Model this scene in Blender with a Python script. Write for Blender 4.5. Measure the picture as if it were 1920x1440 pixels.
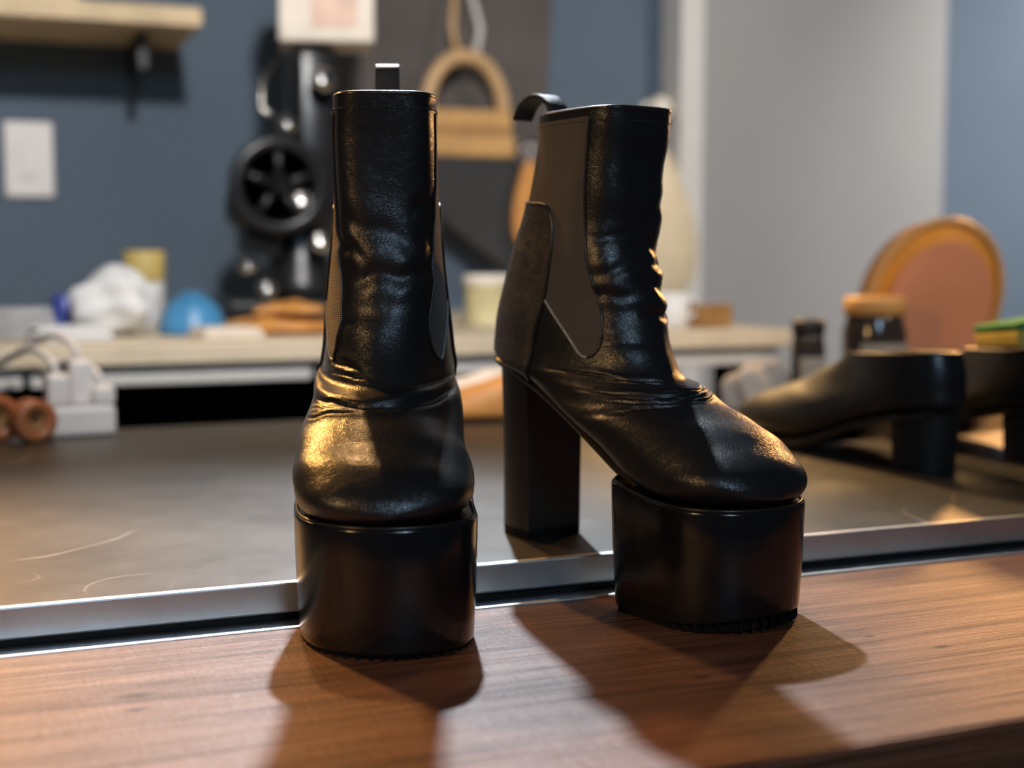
import bpy, bmesh, math, random
import numpy as np
from mathutils import Vector, Matrix
from mathutils.bvhtree import BVHTree
from mathutils.geometry import delaunay_2d_cdt

random.seed(7)
for o in list(bpy.data.objects):
    bpy.data.objects.remove(o, do_unlink=True)
scene = bpy.context.scene
COL = scene.collection
R = math.radians

# ------------------------------------------------------------------ camera
# room frame: x along the counter, y away from the customer side, z up, wood top z = 0
YAW = R(21.8)
cd = bpy.data.cameras.new('camera')
cd.sensor_width = 36.0
cd.lens = 48.0
cd.clip_start = 0.02
cd.dof.use_dof = True
cd.dof.focus_distance = 0.68
cd.dof.aperture_fstop = 4.6
cam = bpy.data.objects.new('camera', cd)
COL.objects.link(cam)
cam.location = (0, 0, 0.184)
cam.rotation_euler = (R(90 - 5.44), 0, -YAW)
scene.camera = cam

# ------------------------------------------------------------------ world, lights, exposure
w = bpy.data.worlds.new('world')
scene.world = w
w.use_nodes = True
w.node_tree.nodes['Background'].inputs[0].default_value = (0.55, 0.72, 1.0, 1)
w.node_tree.nodes['Background'].inputs[1].default_value = 0.035

scene.view_settings.view_transform = 'Standard'
scene.view_settings.look = 'None'
scene.view_settings.gamma = 1.0
scene.view_settings.use_curve_mapping = False
scene.view_settings.exposure = 0.0


def aim(o, target):
    d = Vector(target) - o.location
    o.rotation_euler = d.to_track_quat('-Z', 'Y').to_euler()


def lamp(name, kind, loc, target, power, color, size=0.1, spot=60, blend=0.3, size_y=None):
    l = bpy.data.lights.new(name, kind)
    l.energy = power
    l.color = color
    if kind == 'AREA':
        l.size = size
        if size_y:
            l.shape = 'RECTANGLE'
            l.size_y = size_y
    else:
        l.shadow_soft_size = size
    if kind == 'SPOT':
        l.spot_size = R(spot)
        l.spot_blend = blend
    o = bpy.data.objects.new(name, l)
    COL.objects.link(o)
    o.location = loc
    aim(o, target)
    return o


COOL = (0.86, 0.93, 1.0)
WARM = (1.0, 0.60, 0.24)
lamp('ceiling_spot_cool', 'SPOT', (0.62, 1.86, 1.42), (0.13, 0.56, 0.05), 265, (0.78, 0.89, 1.0), 0.03, 34, 1.0)
lamp('ceiling_spot_warm', 'SPOT', (0.27, 1.80, 1.60), (0.28, 0.62, 0.1), 52, (1.0, 0.55, 0.22), 0.03, 62, 0.6)
lamp('side_spot_warm', 'SPOT', (1.38, 1.52, 0.46), (0.34, 0.66, 0.08), 17, (1.0, 0.48, 0.15), 0.03, 46, 0.3)
lamp('left_spot_warm', 'SPOT', (-0.22, 1.90, 0.95), (0.02, 0.60, 0.02), 95, (1.0, 0.50, 0.13), 0.05, 29, 1.0)
lamp('added_shoe_spot_warm', 'SPOT', (0.76, 1.80, 0.75), (0.74, 1.00, 0.06), 80, WARM, 0.05, 34, 0.8)  # unseen spot, added to put a warm highlight on the low heeled shoes
lamp('added_bag_fill_spot', 'SPOT', (1.30, 0.20, 1.10), (1.02, 1.25, 0.10), 42, (1.0, 0.80, 0.58), 0.06, 22, 0.6)  # added fill out of view, brightens the oval bag
lamp('front_left_lamp_warm', 'SPOT', (-1.2, 0.10, 0.75), (0.27, 0.70, 0.14), 28, WARM, 0.06, 30, 0.7)
lamp('door_wall_spot', 'SPOT', (1.9, 0.35, 1.35), (1.72, 2.0, 0.30), 86, (1.0, 0.95, 0.90), 0.08, 66, 0.9)
lamp('right_wall_spot', 'SPOT', (2.6, 1.0, 1.40), (2.3, 2.18, 0.35), 215, (1.0, 0.97, 0.96), 0.08, 62, 0.9)
lamp('shelf_wall_spot', 'SPOT', (0.25, 0.45, 1.05), (0.45, 2.18, 0.30), 92, (1.0, 0.97, 0.94), 0.05, 74, 0.8)
lamp('front_room_light', 'AREA', (0.05, -1.3, 1.10), (0.3, 2.0, 0.25), 10, (0.50, 0.74, 1.0), 0.28)


# ------------------------------------------------------------------ material helpers
class NT:
    def __init__(self, name):
        self.m = bpy.data.materials.new(name)
        self.m.use_nodes = True
        self.t = self.m.node_tree
        self.b = self.t.nodes['Principled BSDF']

    def n(self, typ, **kw):
        nd = self.t.nodes.new(typ)
        for k, v in kw.items():
            if k in nd.inputs.keys():
                nd.inputs[k].default_value = v
            else:
                setattr(nd, k, v)
        return nd

    def l(self, a, b):
        self.t.links.new(a, b)

    def coords(self, scale=(1, 1, 1), rot=(0, 0, 0)):
        tc = self.n('ShaderNodeTexCoord')
        mp = self.n('ShaderNodeMapping')
        mp.inputs['Scale'].default_value = scale
        mp.inputs['Rotation'].default_value = rot
        self.l(tc.outputs['Object'], mp.inputs['Vector'])
        return mp.outputs['Vector']

    def ramp(self, fac, stops):
        r = self.n('ShaderNodeValToRGB')
        el = r.color_ramp.elements
        while len(el) < len(stops):
            el.new(0.5)
        for e, (p, c) in zip(el, stops):
            e.position = p
            e.color = (*c, 1) if len(c) == 3 else c
        self.l(fac, r.inputs['Fac'])
        return r.outputs['Color']

    def bump(self, height, strength=0.3, dist=0.001, prev=None):
        b = self.n('ShaderNodeBump')
        b.inputs['Strength'].default_value = strength
        b.inputs['Distance'].default_value = dist
        self.l(height, b.inputs['Height'])
        if prev is not None:
            self.l(prev, b.inputs['Normal'])
        return b.outputs['Normal']

    def set(self, **kw):
        for k, v in kw.items():
            k = k.replace('_', ' ')
            self.b.inputs[k].default_value = v
        return self


def simple(name, col, rough=0.6, metal=0.0, var=0.15, scale=30, bump=0.15, **kw):
    t = NT(name)
    v = t.coords()
    nz = t.n('ShaderNodeTexNoise', Scale=scale, Detail=4.0)
    t.l(v, nz.inputs['Vector'])
    lo = tuple(c * (1 - var) for c in col)
    hi = tuple(min(1, c * (1 + var)) for c in col)
    t.l(t.ramp(nz.outputs['Fac'], [(0.3, lo), (0.7, hi)]), t.b.inputs['Base Color'])
    t.set(Roughness=rough, Metallic=metal, **kw)
    if bump:
        n2 = t.n('ShaderNodeTexNoise', Scale=scale * 8, Detail=3.0)
        t.l(v, n2.inputs['Vector'])
        t.l(t.bump(n2.outputs['Fac'], bump, 0.001), t.b.inputs['Normal'])
    return t.m


def leather(name, col, rough=0.36, grain=700, gstr=0.35, wrinkle=0.35):
    t = NT(name)
    v = t.coords()
    vo = t.n('ShaderNodeTexVoronoi', Scale=grain, feature='DISTANCE_TO_EDGE')
    nd = t.n('ShaderNodeTexNoise', Scale=120.0, Detail=3.0)
    t.l(v, nd.inputs['Vector'])
    mx = t.n('ShaderNodeMix', data_type='VECTOR')
    mx.inputs['Factor'].default_value = 0.02
    t.l(v, mx.inputs[4])
    t.l(nd.outputs['Color'], mx.inputs[5])
    t.l(mx.outputs[1], vo.inputs['Vector'])
    r = t.ramp(vo.outputs['Distance'], [(0.0, (0, 0, 0)), (0.25, (1, 1, 1))])
    nb = t.bump(r, gstr, 0.00025)
    # fine wrinkles running across
    v2 = t.coords((110, 150, 300))
    n2 = t.n('ShaderNodeTexNoise', Scale=1.0, Detail=5.0, Distortion=0.6)
    t.l(v2, n2.inputs['Vector'])
    nb = t.bump(n2.outputs['Fac'], wrinkle, 0.0008, nb)
    t.l(nb, t.b.inputs['Normal'])
    n3 = t.n('ShaderNodeTexNoise', Scale=45.0, Detail=4.0)
    t.l(v, n3.inputs['Vector'])
    mr = t.n('ShaderNodeMapRange')
    mr.inputs['To Min'].default_value = rough - 0.06
    mr.inputs['To Max'].default_value = rough + 0.1
    t.l(n3.outputs['Fac'], mr.inputs['Value'])
    t.l(mr.outputs['Result'], t.b.inputs['Roughness'])
    t.set(Base_Color=(*col, 1), Specular_IOR_Level=0.6)
    return t.m


M = {}
M['leather'] = leather('black_leather', (0.010, 0.010, 0.011), 0.31, grain=560, gstr=0.21, wrinkle=0.05)
M['leather2'] = leather('black_leather_counter', (0.012, 0.011, 0.011), 0.42, wrinkle=0.1)
M['smooth_leather'] = leather('black_shoe_leather', (0.010, 0.010, 0.012), 0.34, gstr=0.05, wrinkle=0.05)
M['patent'] = leather('platform_leather', (0.007, 0.007, 0.008), 0.15, gstr=0.04, wrinkle=0.05)
M['heel_cover'] = leather('heel_leather', (0.010, 0.009, 0.009), 0.34, gstr=0.15, wrinkle=0.04)
M['edge'] = simple('leather_edge', (0.018, 0.014, 0.012), 0.28, scale=200, bump=0.1)
M['cut_edge'] = simple('cut_edge_painted_highlight', (0.34, 0.32, 0.30), 0.35, scale=200, bump=0.1)  # pale tone paints the highlight along the cut edge into the base colour
M['thread'] = simple('black_thread', (0.03, 0.026, 0.022), 0.6, scale=300)
M['rubber'] = simple('black_rubber', (0.005, 0.005, 0.005), 0.85, scale=200, Specular_IOR_Level=0.25)
M['lining'] = simple('tan_lining', (0.20, 0.13, 0.08), 0.75, scale=120)
M['tab'] = simple('pull_tab_leather', (0.016, 0.016, 0.018), 0.38, scale=250, bump=0.5)


def mat_elastic():
    t = NT('black_elastic')
    v = t.coords()
    wv = t.n('ShaderNodeTexWave', Scale=320.0, Distortion=0.25, wave_type='BANDS', bands_direction='Z')
    t.l(v, wv.inputs['Vector'])
    wx = t.n('ShaderNodeTexWave', Scale=260.0, Distortion=0.4, wave_type='BANDS', bands_direction='Y')
    t.l(v, wx.inputs['Vector'])
    nb = t.bump(wv.outputs['Fac'], 0.7, 0.0005)
    nb = t.bump(wx.outputs['Fac'], 0.3, 0.0003, nb)
    t.l(nb, t.b.inputs['Normal'])
    t.set(Base_Color=(0.095, 0.074, 0.055, 1), Roughness=0.72, Sheen_Weight=0.15)
    return t.m


M['elastic'] = mat_elastic()


def mat_wood():
    t = NT('stained_wood')
    v = t.coords((2.2, 40, 40))
    n1 = t.n('ShaderNodeTexNoise', Scale=2.2, Detail=8.0, Roughness=0.62, Distortion=0.5)
    t.l(v, n1.inputs['Vector'])
    v2 = t.coords((6, 260, 260))
    n2 = t.n('ShaderNodeTexNoise', Scale=2.0, Detail=5.0, Roughness=0.6)
    t.l(v2, n2.inputs['Vector'])
    mx = t.n('ShaderNodeMath', operation='MULTIPLY_ADD')
    t.l(n2.outputs['Fac'], mx.inputs[0])
    mx.inputs[1].default_value = 0.55
    sc = t.n('ShaderNodeMath', operation='MULTIPLY')
    t.l(n1.outputs['Fac'], sc.inputs[0])
    sc.inputs[1].default_value = 0.55
    t.l(sc.outputs[0], mx.inputs[2])
    col = t.ramp(mx.outputs[0], [(0.40, (0.034, 0.012, 0.006)), (0.48, (0.100, 0.034, 0.015)), (0.56, (0.15, 0.053, 0.024)), (0.64, (0.21, 0.080, 0.036))])
    # knots: dark eyes at a few places in the board
    base = t.n('ShaderNodeTexCoord')
    last = col
    keep = None
    for (kx, ky, rad) in ((0.060, 0.575, 0.0075), (0.059, 0.557, 0.0045), (0.421, 0.508, 0.004), (0.293, 0.509, 0.004), (0.288, 0.556, 0.003), (0.40, 0.535, 0.003)):
        mp = t.n('ShaderNodeMapping')
        mp.inputs['Location'].default_value = (-kx, -ky * 2.1, 0)
        mp.inputs['Scale'].default_value = (1, 2.1, 0)
        t.l(base.outputs['Object'], mp.inputs['Vector'])
        ln = t.n('ShaderNodeVectorMath', operation='LENGTH')
        t.l(mp.outputs['Vector'], ln.inputs[0])
        ns = t.n('ShaderNodeMath', operation='MULTIPLY_ADD')
        t.l(n2.outputs['Fac'], ns.inputs[0])
        ns.inputs[1].default_value = rad * 1.4
        t.l(ln.outputs['Value'], ns.inputs[2])
        mr = t.n('ShaderNodeMapRange')
        mr.inputs['From Min'].default_value = rad * 1.2
        mr.inputs['From Max'].default_value = rad * 2.3
        mr.inputs['To Min'].default_value = 0.85
        mr.inputs['To Max'].default_value = 0.0
        t.l(ns.outputs[0], mr.inputs['Value'])
        mix = t.n('ShaderNodeMix', data_type='RGBA')
        t.l(mr.outputs['Result'], mix.inputs[0])
        t.l(last, mix.inputs[6])
        mix.inputs[7].default_value = (0.03, 0.012, 0.008, 1)
        last = mix.outputs[2]
        inv = t.n('ShaderNodeMath', operation='SUBTRACT')
        inv.inputs[0].default_value = 1.0
        t.l(mr.outputs['Result'], inv.inputs[1])
        if keep is None:
            keep = inv.outputs[0]
        else:
            ml = t.n('ShaderNodeMath', operation='MULTIPLY')
            t.l(keep, ml.inputs[0])
            t.l(inv.outputs[0], ml.inputs[1])
            keep = ml.outputs[0]
    t.l(last, t.b.inputs['Base Color'])
    # brushed lacquer: cross scratches, grain relief and a worn, patchy gloss
    v3 = t.coords((500, 40, 40))
    n3 = t.n('ShaderNodeTexNoise', Scale=1.0, Detail=4.0)
    t.l(v3, n3.inputs['Vector'])
    v4 = t.coords((420, 900, 900))
    n4 = t.n('ShaderNodeTexNoise', Scale=1.0, Detail=3.0, Roughness=0.65)
    t.l(v4, n4.inputs['Vector'])
    nb = t.bump(mx.outputs[0], 1.0, 0.0018)
    nb = t.bump(n3.outputs['Fac'], 0.25, 0.0010, nb)
    nb = t.bump(n4.outputs['Fac'], 0.5, 0.0008, nb)
    t.l(nb, t.b.inputs['Normal'])
    mr = t.n('ShaderNodeMapRange')
    mr.inputs['To Min'].default_value = 0.40
    mr.inputs['To Max'].default_value = 0.60
    t.l(n2.outputs['Fac'], mr.inputs['Value'])
    t.l(mr.outputs['Result'], t.b.inputs['Roughness'])
    cw = t.n('ShaderNodeMath', operation='MULTIPLY')
    ca = t.n('ShaderNodeMapRange')
    ca.inputs['From Min'].default_value = 0.40
    ca.inputs['From Max'].default_value = 0.64
    ca.inputs['To Min'].default_value = 0.2
    ca.inputs['To Max'].default_value = 1.0
    t.l(mx.outputs[0], ca.inputs['Value'])
    cb_ = t.n('ShaderNodeMapRange')
    cb_.inputs['From Min'].default_value = 0.3
    cb_.inputs['From Max'].default_value = 0.7
    cb_.inputs['To Min'].default_value = 0.3
    cb_.inputs['To Max'].default_value = 1.0
    t.l(n4.outputs['Fac'], cb_.inputs['Value'])
    t.l(ca.outputs['Result'], cw.inputs[0])
    t.l(cb_.outputs['Result'], cw.inputs[1])
    ck = t.n('ShaderNodeMath', operation='MULTIPLY')
    t.l(cw.outputs[0], ck.inputs[0])
    t.l(keep, ck.inputs[1])
    t.l(ck.outputs[0], t.b.inputs['Coat Weight'])
    t.set(Specular_IOR_Level=0.3, Coat_Roughness=0.38)
    t.l(nb, t.b.inputs['Coat Normal'])
    return t.m


M['wood'] = mat_wood()


def mat_steel(name, col, rough, stretch, scratch=True, metal=1.0):
    t = NT(name)
    v = t.coords(stretch)
    n1 = t.n('ShaderNodeTexNoise', Scale=1.0, Detail=6.0, Roughness=0.6)
    t.l(v, n1.inputs['Vector'])
    v2 = t.coords()
    n2 = t.n('ShaderNodeTexNoise', Scale=9.0, Detail=6.0, Roughness=0.65)
    t.l(v2, n2.inputs['Vector'])
    lo = tuple(c * 0.72 for c in col)
    c = t.ramp(n2.outputs['Fac'], [(0.35, lo), (0.65, col)])
    nb = t.bump(n1.outputs['Fac'], 0.12, 0.0006)
    mr = t.n('ShaderNodeMapRange')
    mr.inputs['To Min'].default_value = rough - 0.07
    mr.inputs['To Max'].default_value = rough + 0.09
    t.l(n2.outputs['Fac'], mr.inputs['Value'])
    if scratch:
        vs = t.n('ShaderNodeTexVoronoi', Scale=7.0, feature='DISTANCE_TO_EDGE')
        nz = t.n('ShaderNodeTexNoise', Scale=4.0, Detail=2.0)
        t.l(v2, nz.inputs['Vector'])
        mx = t.n('ShaderNodeMix', data_type='VECTOR')
        mx.inputs['Factor'].default_value = 0.35
        t.l(v2, mx.inputs[4])
        t.l(nz.outputs['Color'], mx.inputs[5])
        t.l(mx.outputs[1], vs.inputs['Vector'])
        sr = t.ramp(vs.outputs['Distance'], [(0.0, (1, 1, 1)), (0.006, (0, 0, 0))])
        mk = t.ramp(nz.outputs['Fac'], [(0.52, (0, 0, 0)), (0.62, (0.5, 0.5, 0.5))])
        ml = t.n('ShaderNodeMix', data_type='RGBA', blend_type='MULTIPLY')
        ml.inputs[0].default_value = 1.0
        t.l(sr, ml.inputs[6])
        t.l(mk, ml.inputs[7])
        mm = t.n('ShaderNodeMix', data_type='RGBA')
        t.l(ml.outputs[2], mm.inputs[0])
        t.l(c, mm.inputs[6])
        mm.inputs[7].default_value = (0.75, 0.7, 0.62, 1)
        c = mm.outputs[2]
    t.l(c, t.b.inputs['Base Color'])
    t.l(nb, t.b.inputs['Normal'])
    t.l(mr.outputs['Result'], t.b.inputs['Roughness'])
    t.set(Metallic=metal)
    return t.m


M['counter_metal'] = mat_steel('galvanised_counter_sheet', (0.105, 0.099, 0.092), 0.42, (30, 300, 30), metal=0.75)
M['aluminium'] = mat_steel('brushed_aluminium', (0.78, 0.76, 0.72), 0.46, (14, 900, 900), scratch=False)
M['alu_dark'] = mat_steel('channel_aluminium', (0.55, 0.60, 0.68), 0.28, (14, 900, 900), scratch=False)
M['chrome'] = simple('chrome', (0.55, 0.52, 0.49), 0.22, 1.0, 0.05, bump=0)
M['wall'] = simple('navy_wall_paint', (0.084, 0.116, 0.155), 0.8, var=0.08, scale=3, bump=0.1)
M['floor'] = simple('dark_floor', (0.06, 0.055, 0.05), 0.6, scale=6)
M['door'] = simple('grey_door_paint', (0.30, 0.29, 0.28), 0.55, var=0.04, scale=4, bump=0.05)
M['white_trim'] = simple('white_trim_paint', (0.62, 0.58, 0.54), 0.5, var=0.03)
M['white_plastic'] = simple('white_plastic', (0.75, 0.70, 0.66), 0.4, var=0.03, bump=0.02)
M['cream'] = simple('cream_card', (0.72, 0.58, 0.38), 0.7, var=0.08)
M['cream_light'] = simple('pale_cream', (0.80, 0.70, 0.58), 0.7, var=0.08)
M['shelf_wood'] = simple('pale_shelf_wood', (0.62, 0.45, 0.25), 0.55, var=0.15, scale=18)
M['bench_wood'] = simple('pale_bench_wood', (0.66, 0.54, 0.38), 0.55, var=0.1, scale=18)
M['white_paint'] = simple('white_cabinet_paint', (0.60, 0.56, 0.52), 0.5, var=0.04)
M['black'] = simple('black_paint', (0.012, 0.012, 0.012), 0.5)
M['black_enamel'] = simple('black_enamel', (0.012, 0.012, 0.013), 0.32, bump=0.02)
M['orange'] = simple('orange_leather', (0.60, 0.26, 0.06), 0.5, var=0.15)
M['tan'] = simple('tan_leather', (0.55, 0.30, 0.10), 0.5, var=0.15)
M['tan_dark'] = simple('dark_tan_leather', (0.33, 0.17, 0.055), 0.5, var=0.15)
M['bent_wood'] = simple('bent_wood', (0.55, 0.34, 0.16), 0.45, var=0.15)
M['terracotta'] = simple('terracotta_leather', (0.62, 0.25, 0.13), 0.55, var=0.08, scale=12)
M['rim_orange'] = simple('orange_rim_leather', (0.62, 0.26, 0.04), 0.45, var=0.2, scale=25)
M['brown_sheet'] = simple('dark_brown_sheet', (0.085, 0.07, 0.062), 0.75, var=0.15, scale=8)
M['bag_black'] = simple('charcoal_canvas', (0.03, 0.028, 0.028), 0.8)
M['yellow'] = simple('ochre_card', (0.55, 0.40, 0.12), 0.6)
M['blue'] = simple('blue_plastic', (0.06, 0.24, 0.45), 0.4)
M['deep_blue'] = simple('deep_blue_plastic', (0.05, 0.07, 0.32), 0.4)
M['paper'] = simple('white_paper', (0.72, 0.70, 0.68), 0.8, var=0.05)
M['grey_cloth'] = simple('grey_cloth', (0.36, 0.35, 0.35), 0.9, var=0.2)
M['green'] = simple('green_scourer', (0.05, 0.28, 0.10), 0.9, var=0.2)
M['sponge'] = simple('yellow_sponge', (0.70, 0.55, 0.12), 0.9, var=0.15)
M['copper'] = simple('copper_brown_leather', (0.42, 0.14, 0.05), 0.35, var=0.15)
M['dark_jar'] = simple('dark_glass', (0.035, 0.03, 0.028), 0.12, bump=0)
M['label'] = simple('grey_label_paper', (0.34, 0.32, 0.31), 0.6)


# ------------------------------------------------------------------ mesh helpers
def mesh_obj(name, verts, faces, mat, parent=None, smooth=True, loc=(0, 0, 0)):
    me = bpy.data.meshes.new(name)
    me.from_pydata([tuple(v) for v in verts], [], faces)
    me.validate()
    bm = bmesh.new()
    bm.from_mesh(me)
    bmesh.ops.recalc_face_normals(bm, faces=bm.faces)
    bm.to_mesh(me)
    bm.free()
    me.materials.append(mat)
    if smooth:
        me.polygons.foreach_set('use_smooth', [True] * len(me.polygons))
    me.update()
    o = bpy.data.objects.new(name, me)
    COL.objects.link(o)
    o.location = loc
    if parent is not None:
        o.parent = parent
    return o


def bm_obj(name, bm, mat, parent=None, smooth=False, loc=(0, 0, 0), rotz=0.0):
    bmesh.ops.recalc_face_normals(bm, faces=bm.faces)
    me = bpy.data.meshes.new(name)
    bm.to_mesh(me)
    bm.free()
    me.materials.append(mat)
    if smooth:
        me.polygons.foreach_set('use_smooth', [True] * len(me.polygons))
    o = bpy.data.objects.new(name, me)
    COL.objects.link(o)
    o.location = loc
    o.rotation_euler = (0, 0, rotz)
    if parent is not None:
        o.parent = parent
    return o


def box_bm(x0, x1, y0, y1, z0, z1, bev=0.0, seg=2):
    bm = bmesh.new()
    bmesh.ops.create_cube(bm, size=1.0)
    for v in bm.verts:
        v.co = Vector(((x0 + x1) / 2 + v.co.x * (x1 - x0), (y0 + y1) / 2 + v.co.y * (y1 - y0), (z0 + z1) / 2 + v.co.z * (z1 - z0)))
    if bev:
        bmesh.ops.bevel(bm, geom=bm.edges[:], offset=bev, segments=seg, profile=0.5, affect='EDGES')
    return bm


def box(name, x0, x1, y0, y1, z0, z1, mat, parent=None, bev=0.0, loc=(0, 0, 0), rotz=0.0, smooth=False):
    return bm_obj(name, box_bm(x0, x1, y0, y1, z0, z1, bev), mat, parent, smooth, loc, rotz)


def lathe(name, prof, mat, parent=None, seg=40, loc=(0, 0, 0), axis='Z', smooth=True):
    """prof: list of (radius, height); closed with caps where the radius is not zero."""
    vs, fs = [], []
    n = len(prof)
    for (r, h) in prof:
        for k in range(seg):
            a = 2 * math.pi * k / seg
            p = (r * math.cos(a), r * math.sin(a), h)
            if axis == 'Y':
                p = (p[0], -p[2], p[1])
            elif axis == 'X':
                p = (p[2], p[0], p[1])
            vs.append(p)
    for i in range(n - 1):
        for k in range(seg):
            k2 = (k + 1) % seg
            fs.append((i * seg + k, i * seg + k2, (i + 1) * seg + k2, (i + 1) * seg + k))
    fs.append(tuple(range(seg)))
    fs.append(tuple((n - 1) * seg + k for k in range(seg)))
    o = mesh_obj(name, vs, fs, mat, parent, False, loc)
    if smooth:
        for p in o.data.polygons:
            p.use_smooth = len(p.vertices) == 4
    return o


def tube_geo(pts, rad, seg=8, closed=False):
    pts = [Vector(p) for p in pts]
    n = len(pts)
    vs, fs = [], []
    up = None
    for i in range(n):
        if closed:
            t = pts[(i + 1) % n] - pts[i - 1]
        else:
            t = pts[min(n - 1, i + 1)] - pts[max(0, i - 1)]
        t.normalize()
        if up is None:
            ref = Vector((0, 0, 1)) if abs(t.z) < 0.9 else Vector((1, 0, 0))
            up = (ref - t * ref.dot(t)).normalized()
        else:
            up = (up - t * up.dot(t)).normalized()
        sd = t.cross(up)
        r = rad[i] if hasattr(rad, '__len__') else rad
        for k in range(seg):
            a = 2 * math.pi * k / seg
            vs.append(pts[i] + up * (r * math.cos(a)) + sd * (r * math.sin(a)))
    m = n if closed else n - 1
    for i in range(m):
        j = (i + 1) % n
        for k in range(seg):
            k2 = (k + 1) % seg
            fs.append((i * seg + k, i * seg + k2, j * seg + k2, j * seg + k))
    if not closed:
        fs.append(tuple(range(seg)))
        fs.append(tuple((n - 1) * seg + k for k in range(seg)))
    return vs, fs


def tube(name, pts, rad, mat, parent=None, seg=8, closed=False, loc=(0, 0, 0)):
    vs, fs = tube_geo(pts, rad, seg, closed)
    return mesh_obj(name, vs, fs, mat, parent, True, loc)


def smooth_pts(pts, n):
    """Catmull-Rom through the given points."""
    P = np.array(pts, float)
    P = np.vstack([2 * P[0] - P[1], P, 2 * P[-1] - P[-2]])
    out = []
    m = len(P) - 3
    for q in range(n):
        t = q / (n - 1) * m
        i = min(int(t), m - 1)
        f = t - i
        a, b, c, d = P[i], P[i + 1], P[i + 2], P[i + 3]
        out.append(0.5 * ((2 * b) + (-a + c) * f + (2 * a - 5 * b + 4 * c - d) * f * f + (-a + 3 * b - 3 * c + d) * f ** 3))
    return np.array(out)


def ribbon(name, path, width, thick, mat, parent=None):
    """A strap: path in the local y-z plane, width along local x."""
    P = smooth_pts(path, 40)
    vs, fs = [], []
    n = len(P)
    for i in range(n):
        t = P[min(n - 1, i + 1)] - P[max(0, i - 1)]
        t /= np.linalg.norm(t)
        nn = np.array([-t[1], t[0]])
        for (sx, sn) in ((-1, -1), (-0.9, -1.15), (0.9, -1.15), (1, -1), (1, 1), (0.9, 1.15), (-0.9, 1.15), (-1, 1)):
            q = P[i] + nn * sn * thick / 2
            vs.append((sx * width / 2, q[0], q[1]))
    for i in range(n - 1):
        for k in range(8):
            k2 = (k + 1) % 8
            fs.append((i * 8 + k, i * 8 + k2, (i + 1) * 8 + k2, (i + 1) * 8 + k))
    fs.append(tuple(range(8)))
    fs.append(tuple((n - 1) * 8 + k for k in range(8)))
    return mesh_obj(name, vs, fs, mat, parent)


def prism(name, outline, y0, y1, mat, parent=None, bev=0.0, loc=(0, 0, 0), smooth=False):
    """outline in (x, z), extruded along y."""
    bm = bmesh.new()
    a = [bm.verts.new((x, y0, z)) for x, z in outline]
    b = [bm.verts.new((x, y1, z)) for x, z in outline]
    bm.faces.new(a)
    bm.faces.new(list(reversed(b)))
    n = len(a)
    for i in range(n):
        bm.faces.new((a[i], a[(i + 1) % n], b[(i + 1) % n], b[i]))
    if bev:
        es = [e for e in bm.edges if abs(e.verts[0].co.y - e.verts[1].co.y) < 1e-6]
        bmesh.ops.bevel(bm, geom=es, offset=bev, segments=2, profile=0.5, affect='EDGES')
    return bm_obj(name, bm, mat, parent, smooth, loc)


def thing(name, label, cat, loc=(0, 0, 0), rotz=0.0, group=None):
    o = bpy.data.objects.new(name, None)
    o.empty_display_size = 0.02
    COL.objects.link(o)
    o.location = loc
    o.rotation_euler = (0, 0, rotz)
    return tag(o, label, cat, group)


def tag(o, label, cat, group=None):
    o['label'] = label
    o['category'] = cat
    if group:
        o['group'] = group
    return o


def structure(o, label=None):
    o['kind'] = 'structure'
    if label:
        o['label'] = label
    return o


# ------------------------------------------------------------------ the setting
WALL = 2.18
wall = structure(box('wall_back', -2.2, 4.6, WALL, WALL + 0.1, -0.95, 1.75, M['wall']), 'navy painted back wall of the workshop')
structure(box('floor', -2.2, 4.6, -1.0, WALL, -1.0, -0.95, M['floor']), 'dark workshop floor behind the counter')
d1 = bpy.data.objects.new('door_1', None)
COL.objects.link(d1)
d1.location = (1.155, WALL, -0.95)
structure(d1, 'plain grey door with a white frame in the back wall')
box('door_leaf', 0.047, 0.585, -0.045, 0.0, 0.0, 2.1, M['door'], d1, 0.003)
box('door_frame', 0.0, 0.046, -0.075, 0.0, 0.0, 2.14, M['white_trim'], d1, 0.004)
box('door_frame', 0.046, 0.60, -0.075, 0.0, 2.105, 2.15, M['white_trim'], d1, 0.004)

# counter: metal sheet top, aluminium edge channel, wood plank in front
CT = 0.0165
ct = thing('metal_counter', 'long counter with a scratched grey sheet metal top and folded aluminium edge', 'counter', (0, 0, -0.95))
Z = 0.95
box('metal_top', -1.2, 2.0, 0.6815, 1.352, Z + CT - 0.0012, Z + CT, M['counter_metal'], ct)
box('core_board', -1.2, 2.0, 0.684, 1.350, Z - 0.03, Z + CT - 0.0014, M['black'], ct)
box('edge_strip', -1.2, 2.0, 0.6785, 0.6835, Z + 0.001, Z + CT + 0.0006, M['aluminium'], ct, 0.0011)
# U channel on the floor of the step
box('channel_floor', -1.2, 2.0, 0.6585, 0.678, Z - 0.004, Z - 0.0022, M['alu_dark'], ct)
box('channel_lip', -1.2, 2.0, 0.6548, 0.6580, Z - 0.006, Z + 0.0001, M['aluminium'], ct, 0.0007)
box('cabinet_body', -1.2, 2.0, 0.70, 1.34, 0.0, Z - 0.031, M['black'], ct)
pl = thing('wood_plank', 'reddish brown lacquered wood plank along the front of the counter', 'plank')
box('board', -1.2, 2.0, 0.414, 0.6545, -0.042, 0.0, M['wood'], pl, 0.003)
box('plank_support', -1.2, 2.0, 0.44, 0.66, -0.95, -0.043, M['black'], pl)


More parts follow.
